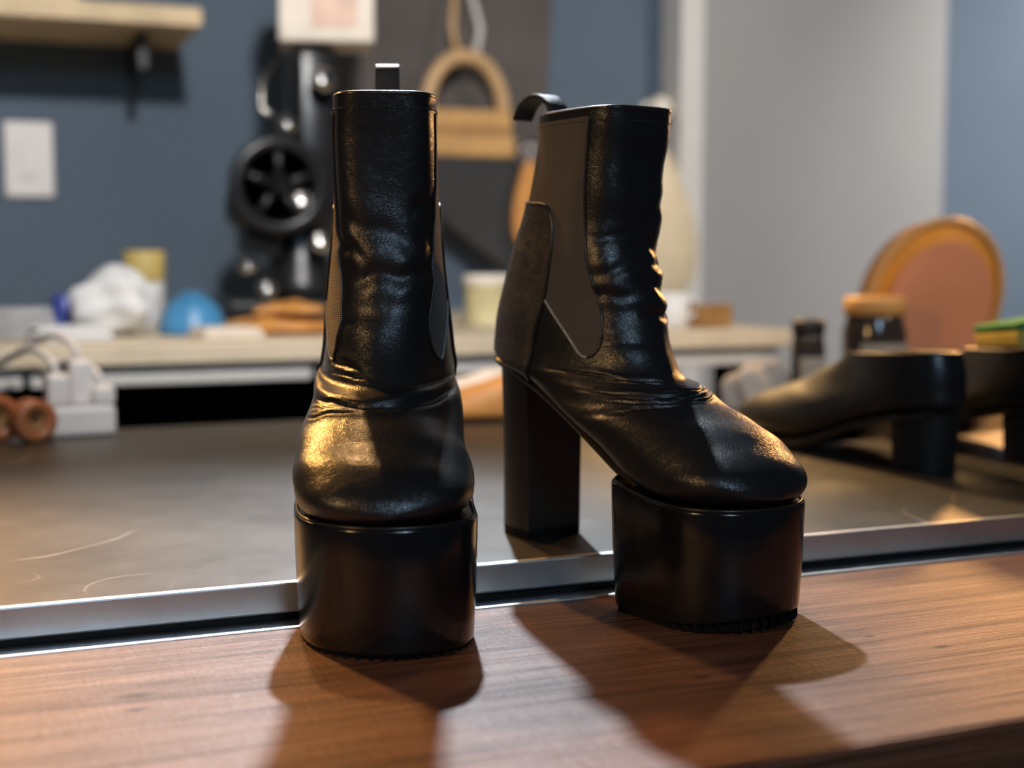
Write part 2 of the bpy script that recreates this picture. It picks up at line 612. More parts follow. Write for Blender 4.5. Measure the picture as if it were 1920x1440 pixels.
# ------------------------------------------------------------------ shoe lofting
def loft_sections(keys, nsec):
    """keys rows: By, Bz, Fy, Fz, halfwidth, nB, nF, centre shift, widest position."""
    K = np.array(keys, float)
    S = smooth_pts(K, 1200)
    d = np.sqrt(((S[1:, :4] - S[:-1, :4]) ** 2).sum(1)) + 1e-5
    c = np.concatenate([[0], np.cumsum(d)])
    t = np.linspace(0, c[-1], nsec)
    idx = np.interp(t, c, np.arange(1200))
    i0 = np.clip(idx.astype(int), 0, 1198)
    f = (idx - i0)[:, None]
    out = S[i0] * (1 - f) + S[i0 + 1] * f
    kpar = idx / 1199 * (len(K) - 1)
    return out, kpar


def loft_grid(keys, nsec, nang, m=1):
    S, kp = loft_sections(keys, nsec)
    th = np.linspace(0, 2 * np.pi, nang, endpoint=False)      # 0 = front, pi = back
    V = np.zeros((nsec, nang, 3))
    c, s = np.cos(th), np.sin(th)
    for i in range(nsec):
        by, bz, fy, fz, hw, nb, nf, cx, mid = S[i]
        n = np.where(c > 0, max(nf, 1.6), max(nb, 1.6))
        tt = np.abs(c) ** (2 / n)
        t = np.where(c > 0, mid + (1 - mid) * tt, mid - mid * tt)     # 0 at back, 1 at front
        x = hw * np.sign(s) * np.abs(s) ** (2 / n)
        V[i, :, 0] = x + m * cx * np.clip(t, 0, 1)
        V[i, :, 1] = by + (fy - by) * t
        V[i, :, 2] = bz + (fz - bz) * t
    return V, kp, th


def grid_normals(V):
    du = np.zeros_like(V)
    du[1:-1] = V[2:] - V[:-2]
    du[0] = V[1] - V[0]
    du[-1] = V[-1] - V[-2]
    dv = np.roll(V, -1, 1) - np.roll(V, 1, 1)
    n = np.cross(du, dv)
    n /= np.linalg.norm(n, axis=2, keepdims=True) + 1e-12
    # outward check against section centre
    cen = V.mean(1, keepdims=True)
    sgn = np.sign(((V - cen) * n).sum(2).mean())
    return n * sgn


def grid_faces(ns, na, off=0):
    fs = []
    for i in range(ns - 1):
        for k in range(na):
            k2 = (k + 1) % na
            fs.append((off + i * na + k, off + i * na + k2, off + (i + 1) * na + k2, off + (i + 1) * na + k))
    return fs


def wrap(a):
    return (a + np.pi) % (2 * np.pi) - np.pi


def in_poly(p, poly):
    x, y = p
    c = False
    n = len(poly)
    for i in range(n):
        x1, y1 = poly[i]
        x2, y2 = poly[(i + 1) % n]
        if (y1 > y) != (y2 > y) and x < (x2 - x1) * (y - y1) / (y2 - y1) + x1:
            c = not c
    return c


def resample(pts, step, closed=True):
    P = [Vector((p[0], p[1])) for p in pts]
    if closed:
        P.append(P[0])
    out = []
    for a, b in zip(P[:-1], P[1:]):
        n = max(1, int((b - a).length / step))
        for k in range(n):
            out.append(a.lerp(b, k / n))
    if not closed:
        out.append(P[-1])
    return out


def project(bvh, y, z, side, off):
    hit, nrm, _, _ = bvh.ray_cast(Vector((side * 0.2, y, z)), Vector((-side, 0, 0)))
    if hit is None:
        return None
    if nrm.x * side < 0:
        nrm = -nrm
    return hit + nrm * off


def side_patch(name, poly, bvh, side, off, mat, parent, step=0.0014):
    """A panel lying on the upper: poly in (y, z), projected from the side."""
    bnd = resample(poly, step)
    pts = [p.copy() for p in bnd]
    ys = [p[0] for p in poly]
    zs = [p[1] for p in poly]
    y = min(ys)
    row = 0
    while y < max(ys):
        z = min(zs)
        while z < max(zs):
            q = (y + (0.5 * step if row % 2 else 0), z)
            if in_poly(q, poly) and min((Vector(q) - b).length for b in bnd) > step * 0.6:
                pts.append(Vector(q))
            z += step
            row += 1
        y += step
    nb = len(bnd)
    vs2, es, fs, *_ = delaunay_2d_cdt(pts, [(i, (i + 1) % nb) for i in range(nb)], [], 1, 1e-7)
    vs, remap = [], {}
    for i, p in enumerate(vs2):
        h = project(bvh, p.x, p.y, side, off)
        if h is not None:
            remap[i] = len(vs)
            vs.append(h)
    ff = [tuple(remap[i] for i in f) for f in fs if all(i in remap for i in f)]
    return mesh_obj(name, vs, ff, mat, parent)


def side_curve(bvh, pts, side, off, n):
    P = smooth_pts(pts, n)
    out = []
    for p in P:
        h = project(bvh, p[0], p[1], side, off)
        if h is not None:
            out.append(h)
    return out


BOOT_KEYS = [
    # By      Bz      Fy     Fz     hw      nB   nF   cx     mid
    (0.0030, 0.2600, 0.0785, 0.2605, 0.0272, 2.6, 3.8, 0.0, 0.50),
    (0.0010, 0.2420, 0.0760, 0.2400, 0.0272, 2.6, 3.6, 0.0, 0.50),
    (-0.0040, 0.2230, 0.0735, 0.2190, 0.0276, 2.6, 3.3, 0.0, 0.50),
    (-0.0130, 0.2040, 0.0720, 0.2000, 0.0284, 2.5, 3.0, 0.0, 0.50),
    (-0.0215, 0.1860, 0.0738, 0.1820, 0.0300, 2.4, 2.7, 0.0, 0.49),
    (-0.0295, 0.1690, 0.0775, 0.1650, 0.0318, 2.3, 2.4, 0.0, 0.47),
    (-0.0355, 0.1530, 0.0825, 0.1480, 0.0335, 2.2, 2.2, 0.0, 0.45),
    (-0.0385, 0.1390, 0.0895, 0.1315, 0.0350, 2.2, 2.1, 0.0, 0.44),
    (-0.0370, 0.1270, 0.0990, 0.1190, 0.0368, 2.3, 2.0, 0.0, 0.44),
    (-0.0180, 0.1225, 0.1070, 0.1140, 0.0376, 3.0, 2.0, -0.001, 0.42),
    (0.0000, 0.1170, 0.1130, 0.1105, 0.0382, 3.4, 2.0, -0.0015, 0.42),
    (0.0250, 0.1075, 0.1190, 0.1075, 0.0390, 3.6, 2.0, -0.002, 0.42),
    (0.0500, 0.0960, 0.1255, 0.1042, 0.0404, 3.6, 2.05, -0.002, 0.42),
    (0.0750, 0.0830, 0.1335, 0.1008, 0.0420, 3.6, 2.1, -0.002, 0.42),
    (0.0980, 0.0710, 0.1430, 0.0970, 0.0432, 3.6, 2.2, -0.001, 0.38),
    (0.1180, 0.0635, 0.1535, 0.0925, 0.0434, 3.5, 2.2, 0.000, 0.38),
    (0.1350, 0.0606, 0.1635, 0.0870, 0.0416, 3.4, 2.2, 0.002, 0.40),
    (0.1510, 0.0598, 0.1720, 0.0805, 0.0362, 3.2, 2.3, 0.003, 0.42),
    (0.1640, 0.0600, 0.1772, 0.0745, 0.0275, 3.0, 2.3, 0.003, 0.44),
    (0.1725, 0.0610, 0.1796, 0.0695, 0.0160, 2.6, 2.2, 0.003, 0.46),
    (0.1778, 0.0635, 0.1802, 0.0660, 0.0040, 2.0, 2.0, 0.003, 0.50),
]

# creases: key position k0, tilt over the angle, depth, width, centre angle, angular reach
CREASE_A = [
    (2.75, 0.35, 0.0013, 0.20, -0.75, 0.35), (3.35, -0.7, 0.0009, 0.30, 0.1, 0.5), (4.05, -0.55, 0.0014, 0.22, 0.75, 0.45),
    (4.55, 0.3, 0.0012, 0.26, -0.15, 0.6), (5.5, 0.5, 0.0006, 0.3, 0.3, 0.6), (5.0, 0.9, 0.0008, 0.3, -0.5, 0.45),
    (7.55, -0.2, 0.0012, 0.15, 0.75, 0.45), (7.9, -0.25, 0.0008, 0.10, 0.6, 0.4), (8.35, 0.0, 0.0007, 0.22, -0.8, 0.5),
    (10.3, 0.35, 0.0026, 0.5, 0.0, 1.15), (10.9, 0.3, 0.0007, 0.12, 0.7, 0.5), (10.1, 0.3, 0.0006, 0.12, 0.6, 0.5), (11.4, 0.4, 0.0005, 0.10, 0.8, 0.4),
]
CREASE_B = [
    (2.75, 0.5, 0.0010, 0.24, -0.75, 0.5), (3.55, -0.35, 0.0012, 0.26, -0.6, 0.6), (4.15, -0.3, 0.0013, 0.18, -0.65, 0.6),
    (4.85, -0.35, 0.0017, 0.26, -0.5, 0.7), (3.3, 0.15, 0.0007, 0.16, 0.45, 0.4), (4.3, 0.3, 0.0008, 0.2, 0.4, 0.45), (5.15, 0.15, 0.0008, 0.16, 0.6, 0.5), (5.75, -0.2, 0.0012, 0.16, -0.5, 0.7),
    (6.6, 0.2, 0.0006, 0.2, 0.5, 0.5), (8.35, -0.15, 0.0011, 0.14, 0.6, 0.6), (8.7, -0.15, 0.0008, 0.10, 0.5, 0.5),
    (10.0, 0.2, 0.0013, 0.16, 0.1, 1.0), (10.4, 0.2, 0.0010, 0.12, 0.0, 0.9), (10.8, 0.3, 0.0009, 0.12, 0.4, 0.7),
    (11.2, 0.5, 0.0009, 0.16, 0.9, 0.6), (9.6, 0.2, 0.0007, 0.12, -0.2, 0.6),
]

GORE_FRONT = [(0.0625, 0.2570), (0.0600, 0.2400), (0.0580, 0.2150), (0.0580, 0.1950), (0.0600, 0.1800), (0.0640, 0.1650), (0.0680, 0.1500), (0.0695, 0.1380),
              (0.0680, 0.1310), (0.0640, 0.1285)]
GORE_REAR = [(0.0640, 0.1285), (0.0590, 0.1305), (0.0480, 0.1420), (0.0310, 0.1590)]
GORE = [(0.0140, 0.2560)] + GORE_FRONT + GORE_REAR[1:] + [(0.0330, 0.1730), (0.0345, 0.1880), (0.0325, 0.2020), (0.0260, 0.2110), (0.0070, 0.2120)]
COUNTER_EDGE = [(0.0200, 0.1140), (0.0235, 0.1240), (0.0250, 0.1380), (0.0280, 0.1500), (0.0310, 0.1590), (0.0330, 0.1730), (0.0345, 0.1880), (0.0330, 0.2020),
                (0.0270, 0.2105), (0.0060, 0.2125), (-0.0020, 0.2125)]
COUNTER = COUNTER_EDGE + [(-0.0055, 0.2060), (-0.0130, 0.1920), (-0.0225, 0.1740), (-0.0290, 0.1570), (-0.0335, 0.1410), (-0.0325, 0.1330), (-0.0240, 0.1285), (-0.0030, 0.1220)]


def plat_half(s, grow, medial):
    """half width of the platform outline at distance s from the heel breast"""
    s0, tip = 0.0925, 0.1815
    s1 = 0.137 if medial else 0.120
    w = 0.0440 + grow
    if s >= s1:
        q = (s - s1) / (tip + grow - s1)
        return w * max(0.0, 1 - q ** 2.5) ** (1 / 2.1)
    q = (s1 - s) / (s1 - s0 + grow)
    return w * (1 - 0.02 * q ** 2) * max(0.0, 1 - max(0, q) ** 12) ** (1 / 3)


def plat_outline(n, grow, m):
    """m = +1: the inner (medial) side lies towards +x"""
    s0, tip = 0.0925 - grow, 0.1815 + grow
    pos, neg = [], []
    for i in range(n + 1):
        a = math.pi * i / n
        s = s0 + (tip - s0) * 0.5 * (1 - math.cos(a))
        pos.append((plat_half(s, grow, m > 0), s))
        neg.append((-plat_half(s, grow, m < 0), s))
    pts = pos + list(reversed(neg[1:-1]))
    return [(x + m * 0.003 * max(0, (s - 0.12) / 0.06), s) for x, s in pts]


def plat_top(s):
    return float(np.interp(s, [0.085, 0.10, 0.115, 0.13, 0.15, 0.182], [0.0725, 0.0682, 0.0646, 0.0622, 0.0612, 0.0612]))


def plat_bot(s, lift=0.0):
    return float(np.interp(s, [0.08, 0.10, 0.13, 0.155, 0.182], [0.0034, 0.0026, 0.0016, 0.0016, 0.0022])) + lift * max(0.0, (s - 0.125) / 0.0565) ** 1.5


def build_boot(label, loc, rotz, m, creases, tab_path, seed, lift, rise):
    rs = np.random.RandomState(seed)
    root = thing('platform_boot', label, 'boot', loc, rotz, 'pair of black platform ankle boots')
    NS, NA = 330, 220
    V, kp, th = loft_grid(BOOT_KEYS, NS, NA, m)
    V[:, :, 2] += rise * np.clip((V[:, :, 2] - 0.205) / 0.055, 0, 1)
    N = grid_normals(V)
    ang = wrap(th)[None, :]
    kk = kp[:, None]
    D = np.zeros((NS, NA))
    for (k0, tilt, dep, wid, a0, reach) in creases:
        wob = 0.06 * np.sin(ang * 7 + k0 * 5) + 0.04 * np.sin(ang * 13 + k0 * 9)
        q = (kk - (k0 + tilt * ang + wob)) / wid
        win = np.exp(-(np.abs(wrap(ang - a0)) / reach) ** 4)
        D += win * dep * (-np.exp(-q ** 2) + 0.55 * np.exp(-((q - 1.7) / 1.3) ** 2) + 0.45 * np.exp(-((q + 1.7) / 1.3) ** 2))
        # fine parallel wrinkles inside each fold
        fine = np.sin((kk - tilt * ang) * 58 + 2.0 * np.sin(ang * 6 + k0) + 1.2 * np.sin(ang * 17 + k0 * 3))
        D += win * 0.00016 * fine * np.exp(-(q / 2.2) ** 2)
    # slow unevenness of worn leather
    for _ in range(10):
        fk, fa, ph = rs.uniform(0.4, 1.6), rs.randint(1, 4), rs.uniform(0, 6)
        D += 0.00022 * np.sin(fk * kk * 2 + fa * ang + ph)
    fade = np.clip((kk - 0.1) / 0.8, 0, 1) * np.clip((18 - kk) / 4, 0, 1)
    sidefade = 1 - 0.7 * np.clip((np.abs(ang) - 0.75) / 0.4, 0, 1) * np.clip((8.5 - kk) / 1.0, 0, 1)
    fade = fade * sidefade
    V2 = V + N * (D * fade)[:, :, None]
    # close the toe end with the last ring
    verts = V2.reshape(-1, 3).tolist()
    faces = grid_faces(NS, NA)
    faces.append(tuple((NS - 1) * NA + k for k in range(NA)))
    upper = mesh_obj('upper', verts, faces, M['leather'], root)
    upper['label'] = 'creased black leather upper'
    bvh = BVHTree.FromPolygons([Vector(v) for v in verts], faces)

    # lining tube inside the shaft
    nl = 70
    L = V2[:nl] - N[:nl] * 0.0026
    lv = L.reshape(-1, 3).tolist()
    lf = grid_faces(nl, NA)
    lf.append(tuple((nl - 1) * NA + k for k in range(NA)))
    lin = mesh_obj('lining', lv, lf, M['lining'], root)
    # topline binding
    ring = [Vector(0.5 * (V2[0, k] + L[0, k])) + Vector((0, 0, 0.0002)) for k in range(0, NA, 2)]
    tube('topline_binding', ring, 0.0016, M['edge'], root, 8, True)
    # stitches under the topline: short dashes joined into one part
    sv, sf = [], []
    row = V2[6] + N[6] * 0.0002
    cum = np.concatenate([[0], np.cumsum(np.linalg.norm(np.roll(row, -1, 0) - row, axis=1))])
    total = cum[-1]
    rowc = np.vstack([row, row[:1]])

    def atlen(q):
        return Vector([float(np.interp(q % total, cum, rowc[:, j])) for j in range(3)])

    q = 0.0
    while q < total:
        v_, f_ = tube_geo([atlen(q), atlen(q + 0.0009), atlen(q + 0.0017)], [0.00022, 0.0004, 0.00022], 5)
        b0 = len(sv)
        sv += v_
        sf += [tuple(b0 + i for i in f) for f in f_]
        q += 0.0025
    st = mesh_obj('stitching', sv, sf, M['thread'], root)
    st['kind'] = 'stuff'

    for side in (1, -1):
        g = side_patch('elastic_gore', GORE, bvh, side, 0.00035, M['elastic'], root)
        g['label'] = 'ribbed black elastic side panel'
        fr = side_curve(bvh, GORE_FRONT, side, 0.0003, 90)
        tube('gore_front_edge', fr, 0.00075, M['edge'], g, 8)
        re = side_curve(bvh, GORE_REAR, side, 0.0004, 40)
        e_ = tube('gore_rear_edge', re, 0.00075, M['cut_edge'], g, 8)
        e_['label'] = 'cut leather edge with a painted highlight'
        # stitch row beside the rear edge
        sv, sf = [], []
        sc = side_curve(bvh, [(0.0700, 0.1270), (0.0640, 0.1252), (0.0575, 0.1280), (0.0465, 0.1392), (0.0300, 0.1558)], side, 0.0002, 130)
        for i in range(0, len(sc) - 3, 4):
            v_, f_ = tube_geo([sc[i], sc[i + 1], sc[i + 2]], [0.0002, 0.0004, 0.0002], 5)
            b0 = len(sv)
            sv += v_
            sf += [tuple(b0 + j for j in f) for f in f_]
        s2 = mesh_obj('stitching', sv, sf, M['thread'], g)
        s2['kind'] = 'stuff'
        c = side_patch('heel_counter', COUNTER, bvh, side, 0.0011, M['leather2'], root)
        ed = side_curve(bvh, COUNTER_EDGE, side, 0.0006, 110)
        tube('counter_edge', ed, 0.0011, M['edge'], c, 8)

    # pull tab at the back of the shaft
    t_ = ribbon('pull_tab', tab_path, 0.0135, 0.0024, M['tab'], root)
    t_['label'] = 'curled black leather pull tab'

    # thin sole under the arch, from heel to platform
    S, kq = loft_sections(BOOT_KEYS, 600)
    sel = [r for r, k in zip(S, kq) if k > 8.0 and r[0] < 0.110]
    vs, fs = [], []
    for r in sel:
        hw = r[4] * 0.80
        y, z = r[0], r[1]
        if y < -0.012:
            hw *= max(0.25, math.sqrt(max(0, 1 - ((-0.012 - y) / 0.0262) ** 2)))
        for (sx, dz) in ((-1, 0.0006), (-1.0, -0.0022), (-0.94, -0.0028), (0.94, -0.0028), (1.0, -0.0022), (1, 0.0006)):
            vs.append((sx * hw, y, z + dz))
    for i in range(len(sel) - 1):
        for k in range(6):
            k2 = (k + 1) % 6
            fs.append((i * 6 + k, i * 6 + k2, (i + 1) * 6 + k2, (i + 1) * 6 + k))
    fs.append(tuple(range(6)))
    fs.append(tuple((len(sel) - 1) * 6 + k for k in range(6)))
    mesh_obj('shank_sole', vs, fs, M['edge'], root)

    # platform
    n = 90
    rings = []
    for (g, tq) in ((-0.0075, ('t', -0.0002)), (-0.0012, ('t', 0.0)), (-0.0003, ('t', -0.0006)), (0.0, ('t', -0.0018)), (-0.0002, ('f', 0.75)),
                    (-0.0006, ('f', 0.5)), (-0.0012, ('f', 0.25)), (-0.0019, ('b', 0.0018)), (-0.0023, ('b', 0.0006)), (-0.0032, ('b', 0.0)), (-0.012, ('b', 0.0))):
        pts = plat_outline(n, g, m)
        row = []
        for (x, s) in pts:
            zt, zb = plat_top(s), plat_bot(s, lift)
            z = zt + tq[1] if tq[0] == 't' else (zb + tq[1] if tq[0] == 'b' else zb + (zt - zb) * tq[1])
            row.append((x, s, z))
        rings.append(row)
    vs = [p for r in rings for p in r]
    na = len(rings[0])
    fs = grid_faces(len(rings), na)
    fs.append(tuple(range(na)))
    fs.append(tuple((len(rings) - 1) * na + k for k in range(na)))
    p = mesh_obj('platform', vs, fs, M['patent'], root)
    p['label'] = 'tall glossy black covered platform'
    welt = [Vector((x, s, plat_top(s) + 0.0002)) for x, s in plat_outline(n, -0.0016, m)]
    tube('welt', welt, 0.0009, M['edge'], root, 8, True)

    # toothed rubber tread under the platform
    o1 = plat_outline(120, -0.0026, m)
    o2 = plat_outline(120, -0.0066, m)
    per = resample(o1, 0.0004)
    per2 = resample(o2, 0.0004)
    tot = len(per)
    outl = []
    nt = int(tot * 0.0004 / 0.0046)
    for i in range(nt):
        a = per[int(i / nt * tot) % tot]
        b = per2[int((i + 0.62) / nt * len(per2)) % len(per2)]
        b2 = per2[int((i + 0.99) / nt * len(per2)) % len(per2)]
        outl += [a, b, b2]
    vs, fs = [], []
    no = len(outl)
    for lay in range(2):
        for q in outl:
            up = plat_bot(q.y, lift)
            vs.append((q.x, q.y, max(0.0002, 0.45 * (up - 0.0034)) if lay == 0 else up + 0.0004))
    for k in range(no):
        k2 = (k + 1) % no
        fs.append((k, k2, no + k2, no + k))
    fs.append(tuple(range(no)))
    fs.append(tuple(no + k for k in range(no)))
    tr = mesh_obj('tread_sole', vs, fs, M['rubber'], root, False)
    tr['label'] = 'toothed black rubber tread'

    # block heel with its rubber lift
    def heel_outline(hw, dep, nn=34):
        pts = []
        for i in range(nn + 1):
            a = math.pi * i / nn
            ex = 2 / 3.2
            pts.append((hw * math.copysign(abs(math.cos(a)) ** ex, math.cos(a)), -dep * abs(math.sin(a)) ** ex))
        for i in range(1, 8):                      # slightly hollow breast
            f = i / 8
            pts.append((-hw + 2 * hw * f, -0.0012 * math.sin(math.pi * f)))
        return pts
    rings = []
    hz = [(0.0055, 0.0192, 0.0368), (0.03, 0.0194, 0.0366), (0.06, 0.0200, 0.0364), (0.088, 0.0212, 0.0362), (1.0, 0.0225, 0.0360)]
    for (f, hw, dep) in hz:
        row = []
        for (x, y) in heel_outline(hw, dep):
            if f == 1.0:
                z = float(np.interp(y, [-0.037, -0.018, 0.0], [0.1258, 0.1213, 0.1158])) - 0.0004
            else:
                z = CT + f
            row.append((x, y, z))
        rings.append(row)
    vs = [p for r in rings for p in r]
    na = len(rings[0])
    fs = grid_faces(len(rings), na)
    fs.append(tuple(range(na)))
    fs.append(tuple((len(rings) - 1) * na + k for k in range(na)))
    h = mesh_obj('heel', vs, fs, M['heel_cover'], root)
    es = h.modifiers.new('edge_split', 'EDGE_SPLIT')
    es.split_angle = R(40)
    h['label'] = 'tall block heel'
    vs = [(x * 0.985, y * 0.99, CT + 0.0001) for x, y in heel_outline(0.0192, 0.0368)] + [(x, y, CT + 0.0054) for x, y in heel_outline(0.0192, 0.0368)]
    fs = grid_faces(2, na)
    fs.append(tuple(range(na)))
    fs.append(tuple(na + k for k in range(na)))
    hl = mesh_obj('heel_lift', vs, fs, M['rubber'], root, False)
    return root


TAB_A = [(0.0070, 0.248), (0.0050, 0.264), (0.0035, 0.276), (0.0000, 0.2865), (-0.0050, 0.2895), (-0.0105, 0.2850), (-0.0130, 0.2760)]
TAB_B = [(0.0070, 0.243), (0.0050, 0.2580), (0.0010, 0.2680), (-0.0070, 0.2742), (-0.0170, 0.2752), (-0.0265, 0.2712), (-0.0325, 0.2635)]
build_boot('black leather platform ankle boot facing the camera, nearer the light switch plate', (0.2252, 0.7522, 0), R(161.8), -1, CREASE_A, TAB_A, 3, 0.0005, 0.0045)
build_boot('black leather platform ankle boot turned sideways, its tall block heel in view', (0.3205, 0.7330, 0), R(194.7), 1, CREASE_B, TAB_B, 5, 0.0065, 0.0)

# ------------------------------------------------------------------ black pumps on the counter
PUMP_KEYS = [
    (-0.002, 0.0920, 0.1120, 0.0860, 0.0285, 2.3, 2.4, 0.0, 0.42),
    (-0.0050, 0.0800, 0.1220, 0.0810, 0.0300, 2.3, 2.0, 0.0, 0.42),
    (-0.0060, 0.0650, 0.1360, 0.0755, 0.0315, 2.3, 1.75, 0.0, 0.42),
    (-0.0030, 0.0490, 0.1540, 0.0690, 0.0325, 2.4, 1.65, 0.0, 0.44),
    (0.0300, 0.0420, 0.1740, 0.0600, 0.0335, 3.0, 1.65, 0.0, 0.46),
    (0.0700, 0.0320, 0.1940, 0.0540, 0.0365, 3.4, 1.65, 0.0, 0.46),
    (0.1100, 0.0180, 0.2120, 0.0490, 0.0395, 3.6, 1.65, 0.0, 0.46),
    (0.1500, 0.0085, 0.2300, 0.0440, 0.0390, 3.4, 1.75, 0.0, 0.46),
    (0.1950, 0.0075, 0.2460, 0.0380, 0.0345, 3.0, 1.75, 0.0, 0.48),
    (0.2280, 0.0090, 0.2560, 0.0300, 0.0260, 2.6, 2.2, 0.0, 0.50),
    (0.2500, 0.0130, 0.2600, 0.0210, 0.0110, 2.2, 2.0, 0.0, 0.50),
]


def build_pump(label, loc, rotz):
    root = thing('low_heeled_shoe', label, 'shoe', loc, rotz, 'pair of black low heeled shoes')
    NS, NA = 110, 90
    V, kp, th = loft_grid(PUMP_KEYS, NS, NA)
    N = grid_normals(V)
    vs = V.reshape(-1, 3).tolist()
    fs = grid_faces(NS, NA)
    fs.append(tuple((NS - 1) * NA + k for k in range(NA)))
    mesh_obj('upper', vs, fs, M['smooth_leather'], root)
    nl = 26
    L = V[:nl] - N[:nl] * 0.002
    lf = grid_faces(nl, NA)
    lf.append(tuple((nl - 1) * NA + k for k in range(NA)))
    mesh_obj('lining', L.reshape(-1, 3).tolist(), lf, M['lining'], root)
    tube('topline_binding', [Vector(0.5 * (V[0, k] + L[0, k])) for k in range(0, NA, 2)], 0.0013, M['edge'], root, 6, True)
    # sole following the bottom
    S, kq = loft_sections(PUMP_KEYS, 300)
    sel = [r for r, k in zip(S, kq) if k > 3.2]
    vs, fs = [], []
    for r in sel:
        hw = r[4] * 1.0
        if r[0] < 0.02:
            hw *= max(0.3, math.sqrt(max(0, 1 - ((0.02 - r[0]) / 0.024) ** 2)))
        for (sx, dz) in ((-1, 0.001), (-1, -0.004), (1, -0.004), (1, 0.001)):
            vs.append((sx * hw, r[0], r[1] + dz))
    for i in range(len(sel) - 1):
        for k in range(4):
            k2 = (k + 1) % 4
            fs.append((i * 4 + k, i * 4 + k2, (i + 1) * 4 + k2, (i + 1) * 4 + k))
    fs.append((0, 1, 2, 3))
    q = (len(sel) - 1) * 4
    fs.append((q, q + 1, q + 2, q + 3))
    mesh_obj('sole', vs, fs, M['edge'], root, False)
    # stacked heel
    vs = []
    for (z, k) in ((0.0005, 0.95), (0.042, 1.05)):
        for i in range(25):
            a = math.pi * i / 24
            zz = z if z < 0.01 else float(np.interp(0.034 - 0.034 * math.sin(a), [0, 0.06], [0.045, 0.033]))
            vs.append((0.026 * k * math.cos(a), 0.034 - 0.034 * k * math.sin(a), zz))
    fs = [tuple(range(25)), tuple(25 + i for i in range(25))] + [(i, (i + 1) % 25, 25 + (i + 1) % 25, 25 + i) for i in range(25)]
    mesh_obj('heel', vs, fs, M['black'], root, False)
    return root


build_pump('black low heeled shoe with its toe just behind the big boots, beside the sponge', (0.695, 0.838, CT), R(3))
build_pump('black low heeled shoe at the far right edge, holding the sponge', (0.803, 0.838, CT), R(-2))
sp = thing('scouring_sponge', 'green and yellow scouring sponge lying on the right black shoe', 'sponge', (0.805, 0.885, CT + 0.108), R(-12))
sp.rotation_euler = (R(-5), R(-9), R(-12))
box('scourer_pad', -0.024, 0.024, -0.036, 0.036, 0.0, 0.006, M['green'], sp, 0.002)
box('sponge_body', -0.024, 0.024, -0.036, 0.036, -0.014, 0.0, M['sponge'], sp, 0.003)

# ------------------------------------------------------------------ work bench behind the counter
BT = 0.0886
wb = thing('work_bench', 'pale wood work bench with white drawer fronts along the navy wall', 'bench', (0, 1.486, -0.95))
box('bench_top', -1.2, 0.98, 0.0, 0.69, Z + BT - 0.022, Z + BT, M['bench_wood'], wb, 0.002)
for i in range(7):
    x0 = -1.16 + i * 0.305
    dr = box('drawer_front', x0, x0 + 0.297, 0.012, 0.03, Z + 0.044, Z + BT - 0.0235, M['white_paint'], wb, 0.002)
box('drawer_case', -1.17, 0.965, 0.031, 0.67, Z + 0.046, Z + BT - 0.0225, M['white_paint'], wb)
box('back_panel', -1.17, 0.965, 0.40, 0.42, 0.0, Z + 0.045, M['black'], wb)
for x in (-1.15, -0.1, 0.92):
    box('leg', x, x + 0.045, 0.05, 0.095, 0.0, Z + 0.045, M['black'], wb)

# wall shelf
sh = thing('wall_shelf', 'pale wood shelf high on the navy wall', 'shelf', (0, WALL, 0.497))
box('shelf_board', -1.0, 0.318, -0.23, 0.0, 0.0, 0.026, M['shelf_wood'], sh, 0.002)
for x in (-0.75, -0.1, 0.24):
    prism('bracket', [(x, 0.0), (x + 0.012, 0.0), (x + 0.012, -0.05), (x, -0.05)], -0.16, -0.001, M['black'], sh)
sb = thing('storage_box', 'cream lidded storage box standing on the wall shelf', 'box', (0.0, WALL - 0.095, 0.5235))
box('carton', -0.16, 0.16, -0.075, 0.075, 0.0, 0.13, M['cream'], sb, 0.004)
box('lid', -0.164, 0.164, -0.079, 0.079, 0.1302, 0.165, M['tan'], sb, 0.004)

# switch plate
sw = thing('switch_plate', 'white wall plate with rounded corners on the navy wall', 'wall plate', (0.0955, WALL, 0.324))
box('plate', -0.035, 0.035, -0.009, -0.0005, -0.056, 0.056, M['white_plastic'], sw, 0.004)
box('rocker', -0.014, 0.014, -0.0125, -0.0085, -0.026, 0.026, M['white_plastic'], sw, 0.0015)

# ------------------------------------------------------------------ things on the bench
# patching machine
sm = thing('patching_machine', 'black shoe patching machine with handwheel and chrome knobs on the bench', 'machine', (0.43, 1.86, BT))
box('base', -0.115, 0.055, -0.08, 0.09, 0.0005, 0.035, M['black_enamel'], sm, 0.008)
lathe('pedestal', [(0.062, 0.035), (0.058, 0.06), (0.042, 0.085), (0.038, 0.12), (0.040, 0.15)], M['black_enamel'], sm, loc=(0.0, 0.0, 0))
box('column', -0.012, 0.052, -0.035, 0.04, 0.10, 0.375, M['black_enamel'], sm, 0.014, smooth=True)
box('arm', -0.10, 0.03, -0.045, 0.03, 0.13, 0.19, M['black_enamel'], sm, 0.018, smooth=True)
prism('head', [(-0.085, 0.10), (-0.035, 0.09), (-0.02, 0.22), (-0.045, 0.255), (-0.08, 0.22)], -0.05, 0.02, M['black_enamel'], sm, 0.008)
hw = lathe('handwheel', [(0.050, -0.011), (0.060, -0.011), (0.064, -0.006), (0.064, 0.006), (0.060, 0.011), (0.050, 0.011), (0.046, 0.0), (0.050, -0.011)], M['black_enamel'], sm, 48, (-0.045, -0.075, 0.185), 'Y')
for k in range(5):
    a = 2 * math.pi * k / 5 + 0.3
    tube('spoke', [(0.006 * math.cos(a), 0, 0.006 * math.sin(a)), (0.049 * math.cos(a), 0, 0.049 * math.sin(a))], 0.006, M['black_enamel'], hw, 8)
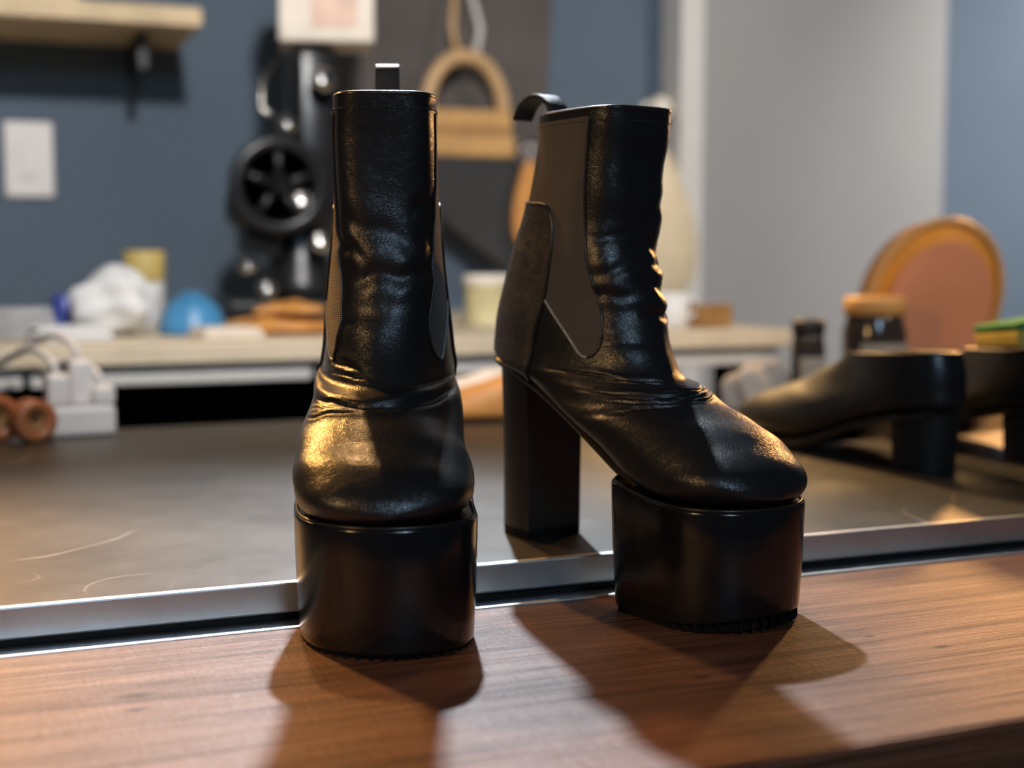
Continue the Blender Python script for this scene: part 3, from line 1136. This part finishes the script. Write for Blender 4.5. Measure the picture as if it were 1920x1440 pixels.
lathe('hub', [(0.0, -0.014), (0.014, -0.014), (0.016, -0.008), (0.016, 0.012), (0.0, 0.03)], M['black_enamel'], hw, 20, (0, 0, 0), 'Y')
for (x, z, r) in ((0.018, 0.325, 0.016), (-0.03, 0.265, 0.013), (-0.012, 0.165, 0.017), (0.044, 0.152, 0.013), (0.012, 0.112, 0.016), (-0.085, 0.08, 0.012), (-0.06, 0.05, 0.014)):
    lathe('knob', [(r * 0.5, 0.0), (r * 0.55, 0.012), (r, 0.016), (r, 0.026), (r * 0.6, 0.031), (0.0, 0.032)], M['chrome'], sm, 24, (x, -0.045, z), 'Y')
tube('thread_arm', [(-0.02, 0, 0.36), (-0.05, -0.01, 0.33), (-0.055, -0.02, 0.29), (-0.03, -0.03, 0.27)], 0.004, M['chrome'], sm, 8)
# cream box balanced on the column
cb = thing('cream_box', 'cream cardboard box on top of the black machine column', 'box', (0.466, 1.86, BT + 0.3765), R(-14))
box('carton', -0.058, 0.068, -0.05, 0.05, 0.0, 0.15, M['cream_light'], cb, 0.004)
box('lid', -0.061, 0.071, -0.053, 0.053, 0.11, 0.153, M['cream'], cb, 0.004)
box('paper_label', -0.015, 0.045, -0.052, -0.0503, 0.02, 0.085, simple('pink_label', (0.75, 0.50, 0.38), 0.6), cb)

# orange leather offcuts
for (x, y, z, rz, wx, wy, h, lab) in ((0.345, 1.63, BT + 0.0005, 0.2, 0.052, 0.045, 0.022, 'orange leather offcut lying flat in front of the black machine'),
                                      (0.362, 1.62, BT + 0.023, -0.3, 0.036, 0.03, 0.014, 'small orange leather offcut topmost on the pile by the machine')):
    bm = bmesh.new()
    bmesh.ops.create_grid(bm, x_segments=14, y_segments=14, size=1.0)
    for v in bm.verts:
        r = max(abs(v.co.x), abs(v.co.y))
        v.co = Vector((v.co.x * wx * (1 + 0.12 * math.sin(5 * v.co.y)), v.co.y * wy * (1 + 0.1 * math.sin(4 * v.co.x)), h * 0.55 * (1 - r ** 2.0) + 0.004 * math.sin(6 * v.co.x + 4 * v.co.y) * (1 - r)))
    ex = bmesh.ops.extrude_face_region(bm, geom=bm.faces[:])
    for v in ex['geom']:
        if isinstance(v, bmesh.types.BMVert):
            v.co.z += h * 0.45
    tag(bm_obj('leather_offcut', bm, M['orange'], None, True, (x, y, z + 0.002), rz), lab, 'leather', 'orange leather offcuts')

# tissue pack, ochre roll, blue bowl, small things on the left
bm = bmesh.new()
bmesh.ops.create_icosphere(bm, subdivisions=4, radius=1.0)
for v in bm.verts:
    c = v.co.copy()
    n = 1 + 0.10 * math.sin(5 * c.x + 2 * c.z) + 0.08 * math.sin(7 * c.y + 3 * c.x) + 0.06 * math.sin(9 * c.z + 4 * c.y)
    v.co = Vector((c.x * 0.047 * n, c.y * 0.038 * n, max(-0.9, c.z) * 0.040 * n))
zmin = min(v.co.z for v in bm.verts)
for v in bm.verts:
    v.co.z -= zmin
tag(bm_obj('crumpled_paper', bm, M['paper'], None, True, (0.165, 1.66, BT + 0.0005)), 'crumpled white paper wad on the bench in front of the ochre roll', 'paper')
rl = thing('card_roll', 'ochre roll standing upright on the bench behind the white paper', 'roll', (0.209, 1.76, BT))
lathe('roll_body', [(0.024, 0.0005), (0.024, 0.060), (0.0235, 0.061)], M['paper'], rl, 32)
lathe('wrapper', [(0.0248, 0.061), (0.0252, 0.062), (0.0252, 0.098), (0.0235, 0.0995), (0.012, 0.0995), (0.012, 0.09)], M['yellow'], rl, 32)
bl = thing('blue_bowl', 'blue plastic bowl upside down on the bench', 'bowl', (0.252, 1.66, BT))
lathe('bowl_shell', [(0.040, 0.0005), (0.0405, 0.006), (0.038, 0.012), (0.033, 0.030), (0.022, 0.042), (0.012, 0.046), (0.0, 0.047)], M['blue'], bl, 40)
lathe('foot_ring', [(0.014, 0.044), (0.014, 0.050), (0.011, 0.050), (0.011, 0.045)], M['blue'], bl, 30)
cp = thing('bottle_cap', 'small deep blue screw cap on the bench', 'cap', (0.110, 1.70, BT))
lathe('cap_body', [(0.0155, 0.0005), (0.016, 0.003), (0.0155, 0.045), (0.013, 0.048), (0.0, 0.048)], M['deep_blue'], cp, 30)
lathe('cap_ring', [(0.0172, 0.001), (0.0172, 0.008), (0.0158, 0.008)], M['deep_blue'], cp, 30)
for (x, y, wd, h, mt, lab) in ((0.045, 1.66, 0.05, 0.034, 'grey_cloth', 'folded grey cloth at the left end of the bench'),
                               (0.105, 1.58, 0.042, 0.016, 'paper', 'folded white cloth near the bench edge left of the paper wad'),
                               (0.275, 1.57, 0.036, 0.012, 'cream_light', 'thin cream cloth on the bench edge below the blue bowl')):
    t_ = thing('folded_cloth', lab, 'cloth', (x, y, BT), 0.1)
    nlay = 3
    for k in range(nlay):
        s = 1 - 0.06 * k
        box('fold', -wd * s, wd * s, -0.04 * s, 0.04 * s, 0.0005 + h * k / nlay, 0.0003 + h * (k + 1) / nlay, M[mt], t_, min(0.003, h / nlay * 0.4), smooth=True)

# cream tin, wooden last and others between the boots
tn = thing('cream_tin', 'pale yellow tin standing on the bench between the two boots', 'tin', (0.645, 1.70, BT))
lathe('tin_body', [(0.030, 0.0005), (0.031, 0.002), (0.030, 0.004), (0.030, 0.052), (0.031, 0.054)], simple('pale_yellow_tin', (0.66, 0.56, 0.30), 0.4), tn, 40)
lathe('tin_lid', [(0.0318, 0.0545), (0.0322, 0.056), (0.0322, 0.066), (0.030, 0.068), (0.0, 0.068)], M['cream_light'], tn, 40)
LAST_KEYS = [
    (0.0, 0.045, 0.05, 0.045, 0.018, 2.2, 2.2, 0, 0.5), (-0.006, 0.025, 0.065, 0.040, 0.021, 2.2, 2.2, 0, 0.5), (-0.004, 0.008, 0.09, 0.034, 0.022, 2.3, 2.2, 0, 0.5),
    (0.02, 0.0015, 0.115, 0.028, 0.023, 2.8, 2.2, 0, 0.5), (0.06, 0.0008, 0.135, 0.024, 0.025, 3, 2.2, 0, 0.5), (0.10, 0.0008, 0.15, 0.019, 0.024, 3, 2.2, 0, 0.5),
    (0.13, 0.001, 0.158, 0.013, 0.017, 2.6, 2.2, 0, 0.5), (0.152, 0.003, 0.160, 0.007, 0.005, 2, 2, 0, 0.5)]


def build_last(label, loc, rotz, mt):
    root = thing('shoe_last', label, 'shoe last', loc, rotz)
    V, kp, th = loft_grid(LAST_KEYS, 60, 40)
    fs = grid_faces(60, 40)
    fs.append(tuple(range(40)))
    fs.append(tuple(59 * 40 + k for k in range(40)))
    mesh_obj('last_body', V.reshape(-1, 3).tolist(), fs, M[mt], root)
    lathe('hinge_peg', [(0.006, 0.044), (0.006, 0.048), (0.0, 0.049)], M['chrome'], root, 16, (0, 0.025, 0))
    return root


build_last('cream shoe last lying on the metal counter between the boots', (0.560, 1.345, CT), R(80), 'cream_light')
build_last('orange shoe last on the metal counter in front of the cream one', (0.555, 1.285, CT), R(84), 'orange')

# mug, sponge and block on the right end of the bench
mg = thing('white_mug', 'white mug on the right end of the bench behind the boots', 'mug', (0.845, 1.56, BT))
lathe('mug_body', [(0.020, 0.0005), (0.022, 0.002), (0.024, 0.045), (0.0225, 0.045), (0.020, 0.008), (0.0, 0.006)], M['paper'], mg, 32)
tube('handle', [(0.023, 0, 0.038), (0.036, 0, 0.036), (0.038, 0, 0.02), (0.023, 0, 0.012)], 0.003, M['paper'], mg, 8)
bk = thing('wooden_block', 'small brown wooden block beside the white mug', 'block', (0.905, 1.57, BT), 0.4)
box('block_body', -0.028, 0.028, -0.02, 0.02, 0.0005, 0.03, M['tan_dark'], bk, 0.003)
box('felt_pad', -0.026, 0.026, -0.018, 0.018, 0.0302, 0.034, M['grey_cloth'], bk, 0.001)

# ------------------------------------------------------------------ things hanging on the wall
hd = thing('brown_wall_sheet', 'dark brown sheet hanging flat on the wall behind the bag', 'leather', (0.70, WALL - 0.004, 0.2))
out = [(-0.20, 0.62), (0.20, 0.62), (0.235, 0.24), (0.22, 0.10), (0.16, -0.02), (0.03, 0.05), (-0.10, 0.03), (-0.205, 0.16)]
O = smooth_pts([(a, b) for a, b in out + [out[0]]], 60)
prism('sheet_panel', [(float(a), float(b)) for a, b in O[:-1]], -0.004, 0.0, M['brown_sheet'], hd, 0.001)  # thin dark brown sheet close against the wall, right edge slanted
for x in (-0.18, 0.18):
    lathe('nail', [(0.005, 0.004), (0.006, 0.007), (0.0, 0.009)], M['chrome'], hd, 16, (x, 0.0, 0.59), 'Y')

hb = thing('handbag', 'handbag with a bentwood arch handle and tan band hanging on the wall', 'bag', (0.766, WALL - 0.06, 0.34))
A = [(0.066 * math.cos(t), 0, 0.075 + 0.088 * math.sin(t)) for t in np.linspace(0, math.pi, 30)]
tube('arch_handle', A, 0.0125, M['bent_wood'], hb, 12)
box('handle_bar', -0.078, 0.078, -0.016, 0.016, 0.045, 0.077, M['tan'], hb, 0.006)
box('band', -0.080, 0.080, -0.022, 0.022, 0.0, 0.036, M['tan'], hb, 0.005)
box('band_gap', -0.076, 0.076, -0.014, 0.014, 0.034, 0.047, M['tan_dark'], hb)
prism('bag_body', [(-0.078, 0.0), (0.078, 0.0), (0.098, -0.05), (0.095, -0.15), (0.06, -0.185), (0.0, -0.14), (-0.07, -0.09), (-0.088, -0.05)], -0.035, 0.035, M['bag_black'], hb, 0.012)
tube('strap', [(-0.012, 0, 0.155), (-0.018, 0.01, 0.21), (-0.005, 0.03, 0.30)], 0.006, M['bent_wood'], hb, 8)
tube('strap', [(0.018, 0, 0.155), (0.030, 0.01, 0.21), (0.012, 0.03, 0.30)], 0.006, M['white_trim'], hb, 8)
hk = thing('wall_hook', 'metal peg that carries the handbag on the wall', 'hook', (0.769, WALL, 0.645))
lathe('peg', [(0.007, 0.0), (0.007, 0.05), (0.012, 0.052), (0.012, 0.058), (0.0, 0.06)], M['chrome'], hk, 20, (0, 0, 0), 'Y')
lathe('backplate', [(0.018, 0.0005), (0.018, 0.004), (0.0, 0.005)], M['chrome'], hk, 24, (0, 0, 0), 'Y')

og = thing('leather_paddle', 'orange teardrop leather paddle hanging from a chrome ring', 'shoe horn', (0.857, WALL - 0.112, 0.336))
T = []
for k in range(40):
    a = 2 * math.pi * k / 40
    T.append((0.030 * math.sin(a) * (0.72 - 0.28 * math.cos(a)) * 1.25, -0.075 + 0.075 * math.cos(a)))
prism('paddle_blade', T, -0.006, 0.004, M['orange'], og, 0.002)
tube('ring', [(0.012 * math.cos(t), -0.004, 0.012 + 0.012 * math.sin(t)) for t in np.linspace(0, 2 * math.pi, 24, endpoint=False)], 0.0035, M['chrome'], og, 8, True)
lathe('nail', [(0.004, -0.112), (0.004, 0.012), (0.010, 0.014), (0.010, 0.018), (0.0, 0.020)], M['chrome'], og, 16, (0, 0, 0.022), 'Y')

pc = thing('cotton_pouch', 'cream cotton pouch hanging from a round knob left of the door', 'pouch', (1.125, WALL - 0.055, 0.08))
PK = []
bm = bmesh.new()
bmesh.ops.create_uvsphere(bm, u_segments=28, v_segments=20, radius=1.0)
for v in bm.verts:
    c = v.co
    k = (c.z + 1) / 2
    wdt = 0.075 * (1 - 0.68 * k ** 1.4)
    v.co = Vector((c.x * wdt * (1 + 0.05 * math.sin(6 * math.atan2(c.y, c.x))) * 1.3, c.y * 0.04, 0.29 * k))
bm_obj('pouch_body', bm, M['cream'], pc, True)
tube('drawstring', [(0, 0, 0.285), (-0.006, 0.01, 0.32), (0, 0.02, 0.345)], 0.003, M['cream_light'], pc, 8)
kb = thing('coat_peg', 'pale round wall peg above the cream pouch', 'peg', (1.130, WALL, 0.435))
lathe('knob_ball', [(0.008, 0.0), (0.008, 0.03), (0.018, 0.036), (0.021, 0.048), (0.016, 0.060), (0.0, 0.064)], M['cream_light'], kb, 24, (0, 0, 0), 'Y')
lathe('rose', [(0.016, 0.0005), (0.016, 0.005), (0.008, 0.006)], M['cream_light'], kb, 24, (0, 0, 0), 'Y')

# ------------------------------------------------------------------ things on the counter at the right
ov = thing('oval_bag', 'oval leather bag with terracotta front and thick orange rim on the counter', 'bag', (1.010, 1.262, CT), R(-24))
ax, az, cz = 0.071, 0.102, 0.103
E1 = [(ax * math.sin(t) * (1 + 0.10 * math.cos(t)), cz + az * math.cos(t)) for t in np.linspace(0, 2 * math.pi, 60, endpoint=False)]
E2 = [(x * 0.80 + 0.004, cz + (z - cz) * 0.82 - 0.006) for x, z in E1]
sh_ = 0.16
E1 = [(x + sh_ * (z - cz), max(z, 0.0005)) for x, z in E1]
E2 = [(x + sh_ * (z - cz), max(z, 0.004)) for x, z in E2]
prism('gusset', E1, -0.028, 0.040, M['rim_orange'], ov, 0.010, smooth=True)
prism('front_panel', E2, -0.033, -0.0285, M['terracotta'], ov, 0.003)
tube('rim_piping', [(x * 0.985, -0.027, cz + (z - cz) * 0.985) for x, z in E1], 0.0045, M['tan'], ov, 8, True)


def jar(label, x, y, r, h, lid):
    t = thing('polish_jar', label, 'jar', (x, y, CT))
    lathe('glass_body', [(r * 0.92, 0.0005), (r, 0.004), (r, h * 0.70), (r * 0.88, h * 0.80), (r * 0.86, h * 0.84)], M['dark_jar'], t, 40)
    lathe('lid', [(r * 0.93, h * 0.84), (r * 0.97, h * 0.85), (r * 0.97, h * 0.98), (r * 0.9, h), (0.0, h)], M[lid], t, 40)
    # paper label wrapped round part of the body
    vs, fs = [], []
    for i in range(15):
        a = R(-150 + 8 * i)
        for z in (h * 0.12, h * 0.60):
            vs.append(((r + 0.0006) * math.cos(a), (r + 0.0006) * math.sin(a), z))
    for i in range(14):
        fs.append((2 * i, 2 * i + 2, 2 * i + 3, 2 * i + 1))
    mesh_obj('label', vs, fs, M['label'], t)
    return t


jar('dark polish jar with a wide tan lid in front of the oval bag', 0.905, 1.215, 0.034, 0.122, 'tan')
jar('slim dark polish jar without a pale lid, left of the wide jar', 0.835, 1.235, 0.018, 0.098, 'black')
for (x, y, wd, h, mt, lab) in ((0.800, 1.275, 0.036, 0.03, 'grey_cloth', 'crumpled grey rag on the counter left of the slim jar'),
                               (0.755, 1.15, 0.028, 0.012, 'paper', 'small white rag on the counter beyond the black shoe toe')):
    bm = bmesh.new()
    bmesh.ops.create_icosphere(bm, subdivisions=4, radius=1.0)
    for v in bm.verts:
        c = v.co.copy()
        n = 1 + 0.15 * math.sin(6 * c.x + 3 * c.y) + 0.1 * math.sin(8 * c.y - 3 * c.z)
        v.co = Vector((c.x * wd * n, c.y * wd * 0.8 * n, max(-0.5, c.z) * h * n))
    zmin = min(v.co.z for v in bm.verts)
    for v in bm.verts:
        v.co.z = max(0.0005, v.co.z - zmin - 0.001)
    tag(bm_obj('rag', bm, M[mt], None, True, (x, y, CT)), lab, 'rag')

# ------------------------------------------------------------------ things on the counter at the left
ps = thing('power_strip', 'white power strip crowded with plugs on the counter at left', 'power strip', (0.095, 1.325, CT), R(6))
box('strip_body', -0.030, 0.030, -0.022, 0.022, 0.0005, 0.028, M['white_plastic'], ps, 0.004)
for i, (x, y, h) in enumerate(((-0.020, -0.004, 0.058), (0.002, 0.004, 0.070), (0.020, -0.006, 0.046))):
    p = box('plug', x - 0.0105, x + 0.0105, y - 0.013, y + 0.013, 0.0282, h, M['white_plastic'], ps, 0.004)
    tube('cord', smooth_pts([(x, y, h - 0.002), (x - 0.004, y + 0.004, h + 0.012), (x - 0.016, y + 0.05, h + 0.02), (x - 0.035, y + 0.13, h + 0.0)], 16), 0.0035, M['white_plastic'], p, 8)
for (x, y, r, lab) in ((0.020, 1.30, 0.021, 'copper brown leather coil at the left edge of the counter'),
                       (0.052, 1.285, 0.019, 'copper brown leather coil touching the white power strip')):
    t = thing('leather_coil', lab, 'leather coil', (x, y, CT), R(20), 'copper leather coils')
    lathe('outer_wrap', [(r * 0.5, -0.012), (r * 0.95, -0.012), (r, -0.010), (r, 0.010), (r * 0.95, 0.012), (r * 0.5, 0.012), (r * 0.5, -0.012)], M['copper'], t, 40, (0, 0, r + 0.0005), 'Y')
    lathe('inner_roll', [(r * 0.22, -0.008), (r * 0.48, -0.008), (r * 0.48, 0.008), (r * 0.22, 0.008), (r * 0.22, -0.008)], M['tan_dark'], t, 30, (0, 0, r + 0.0005), 'Y')
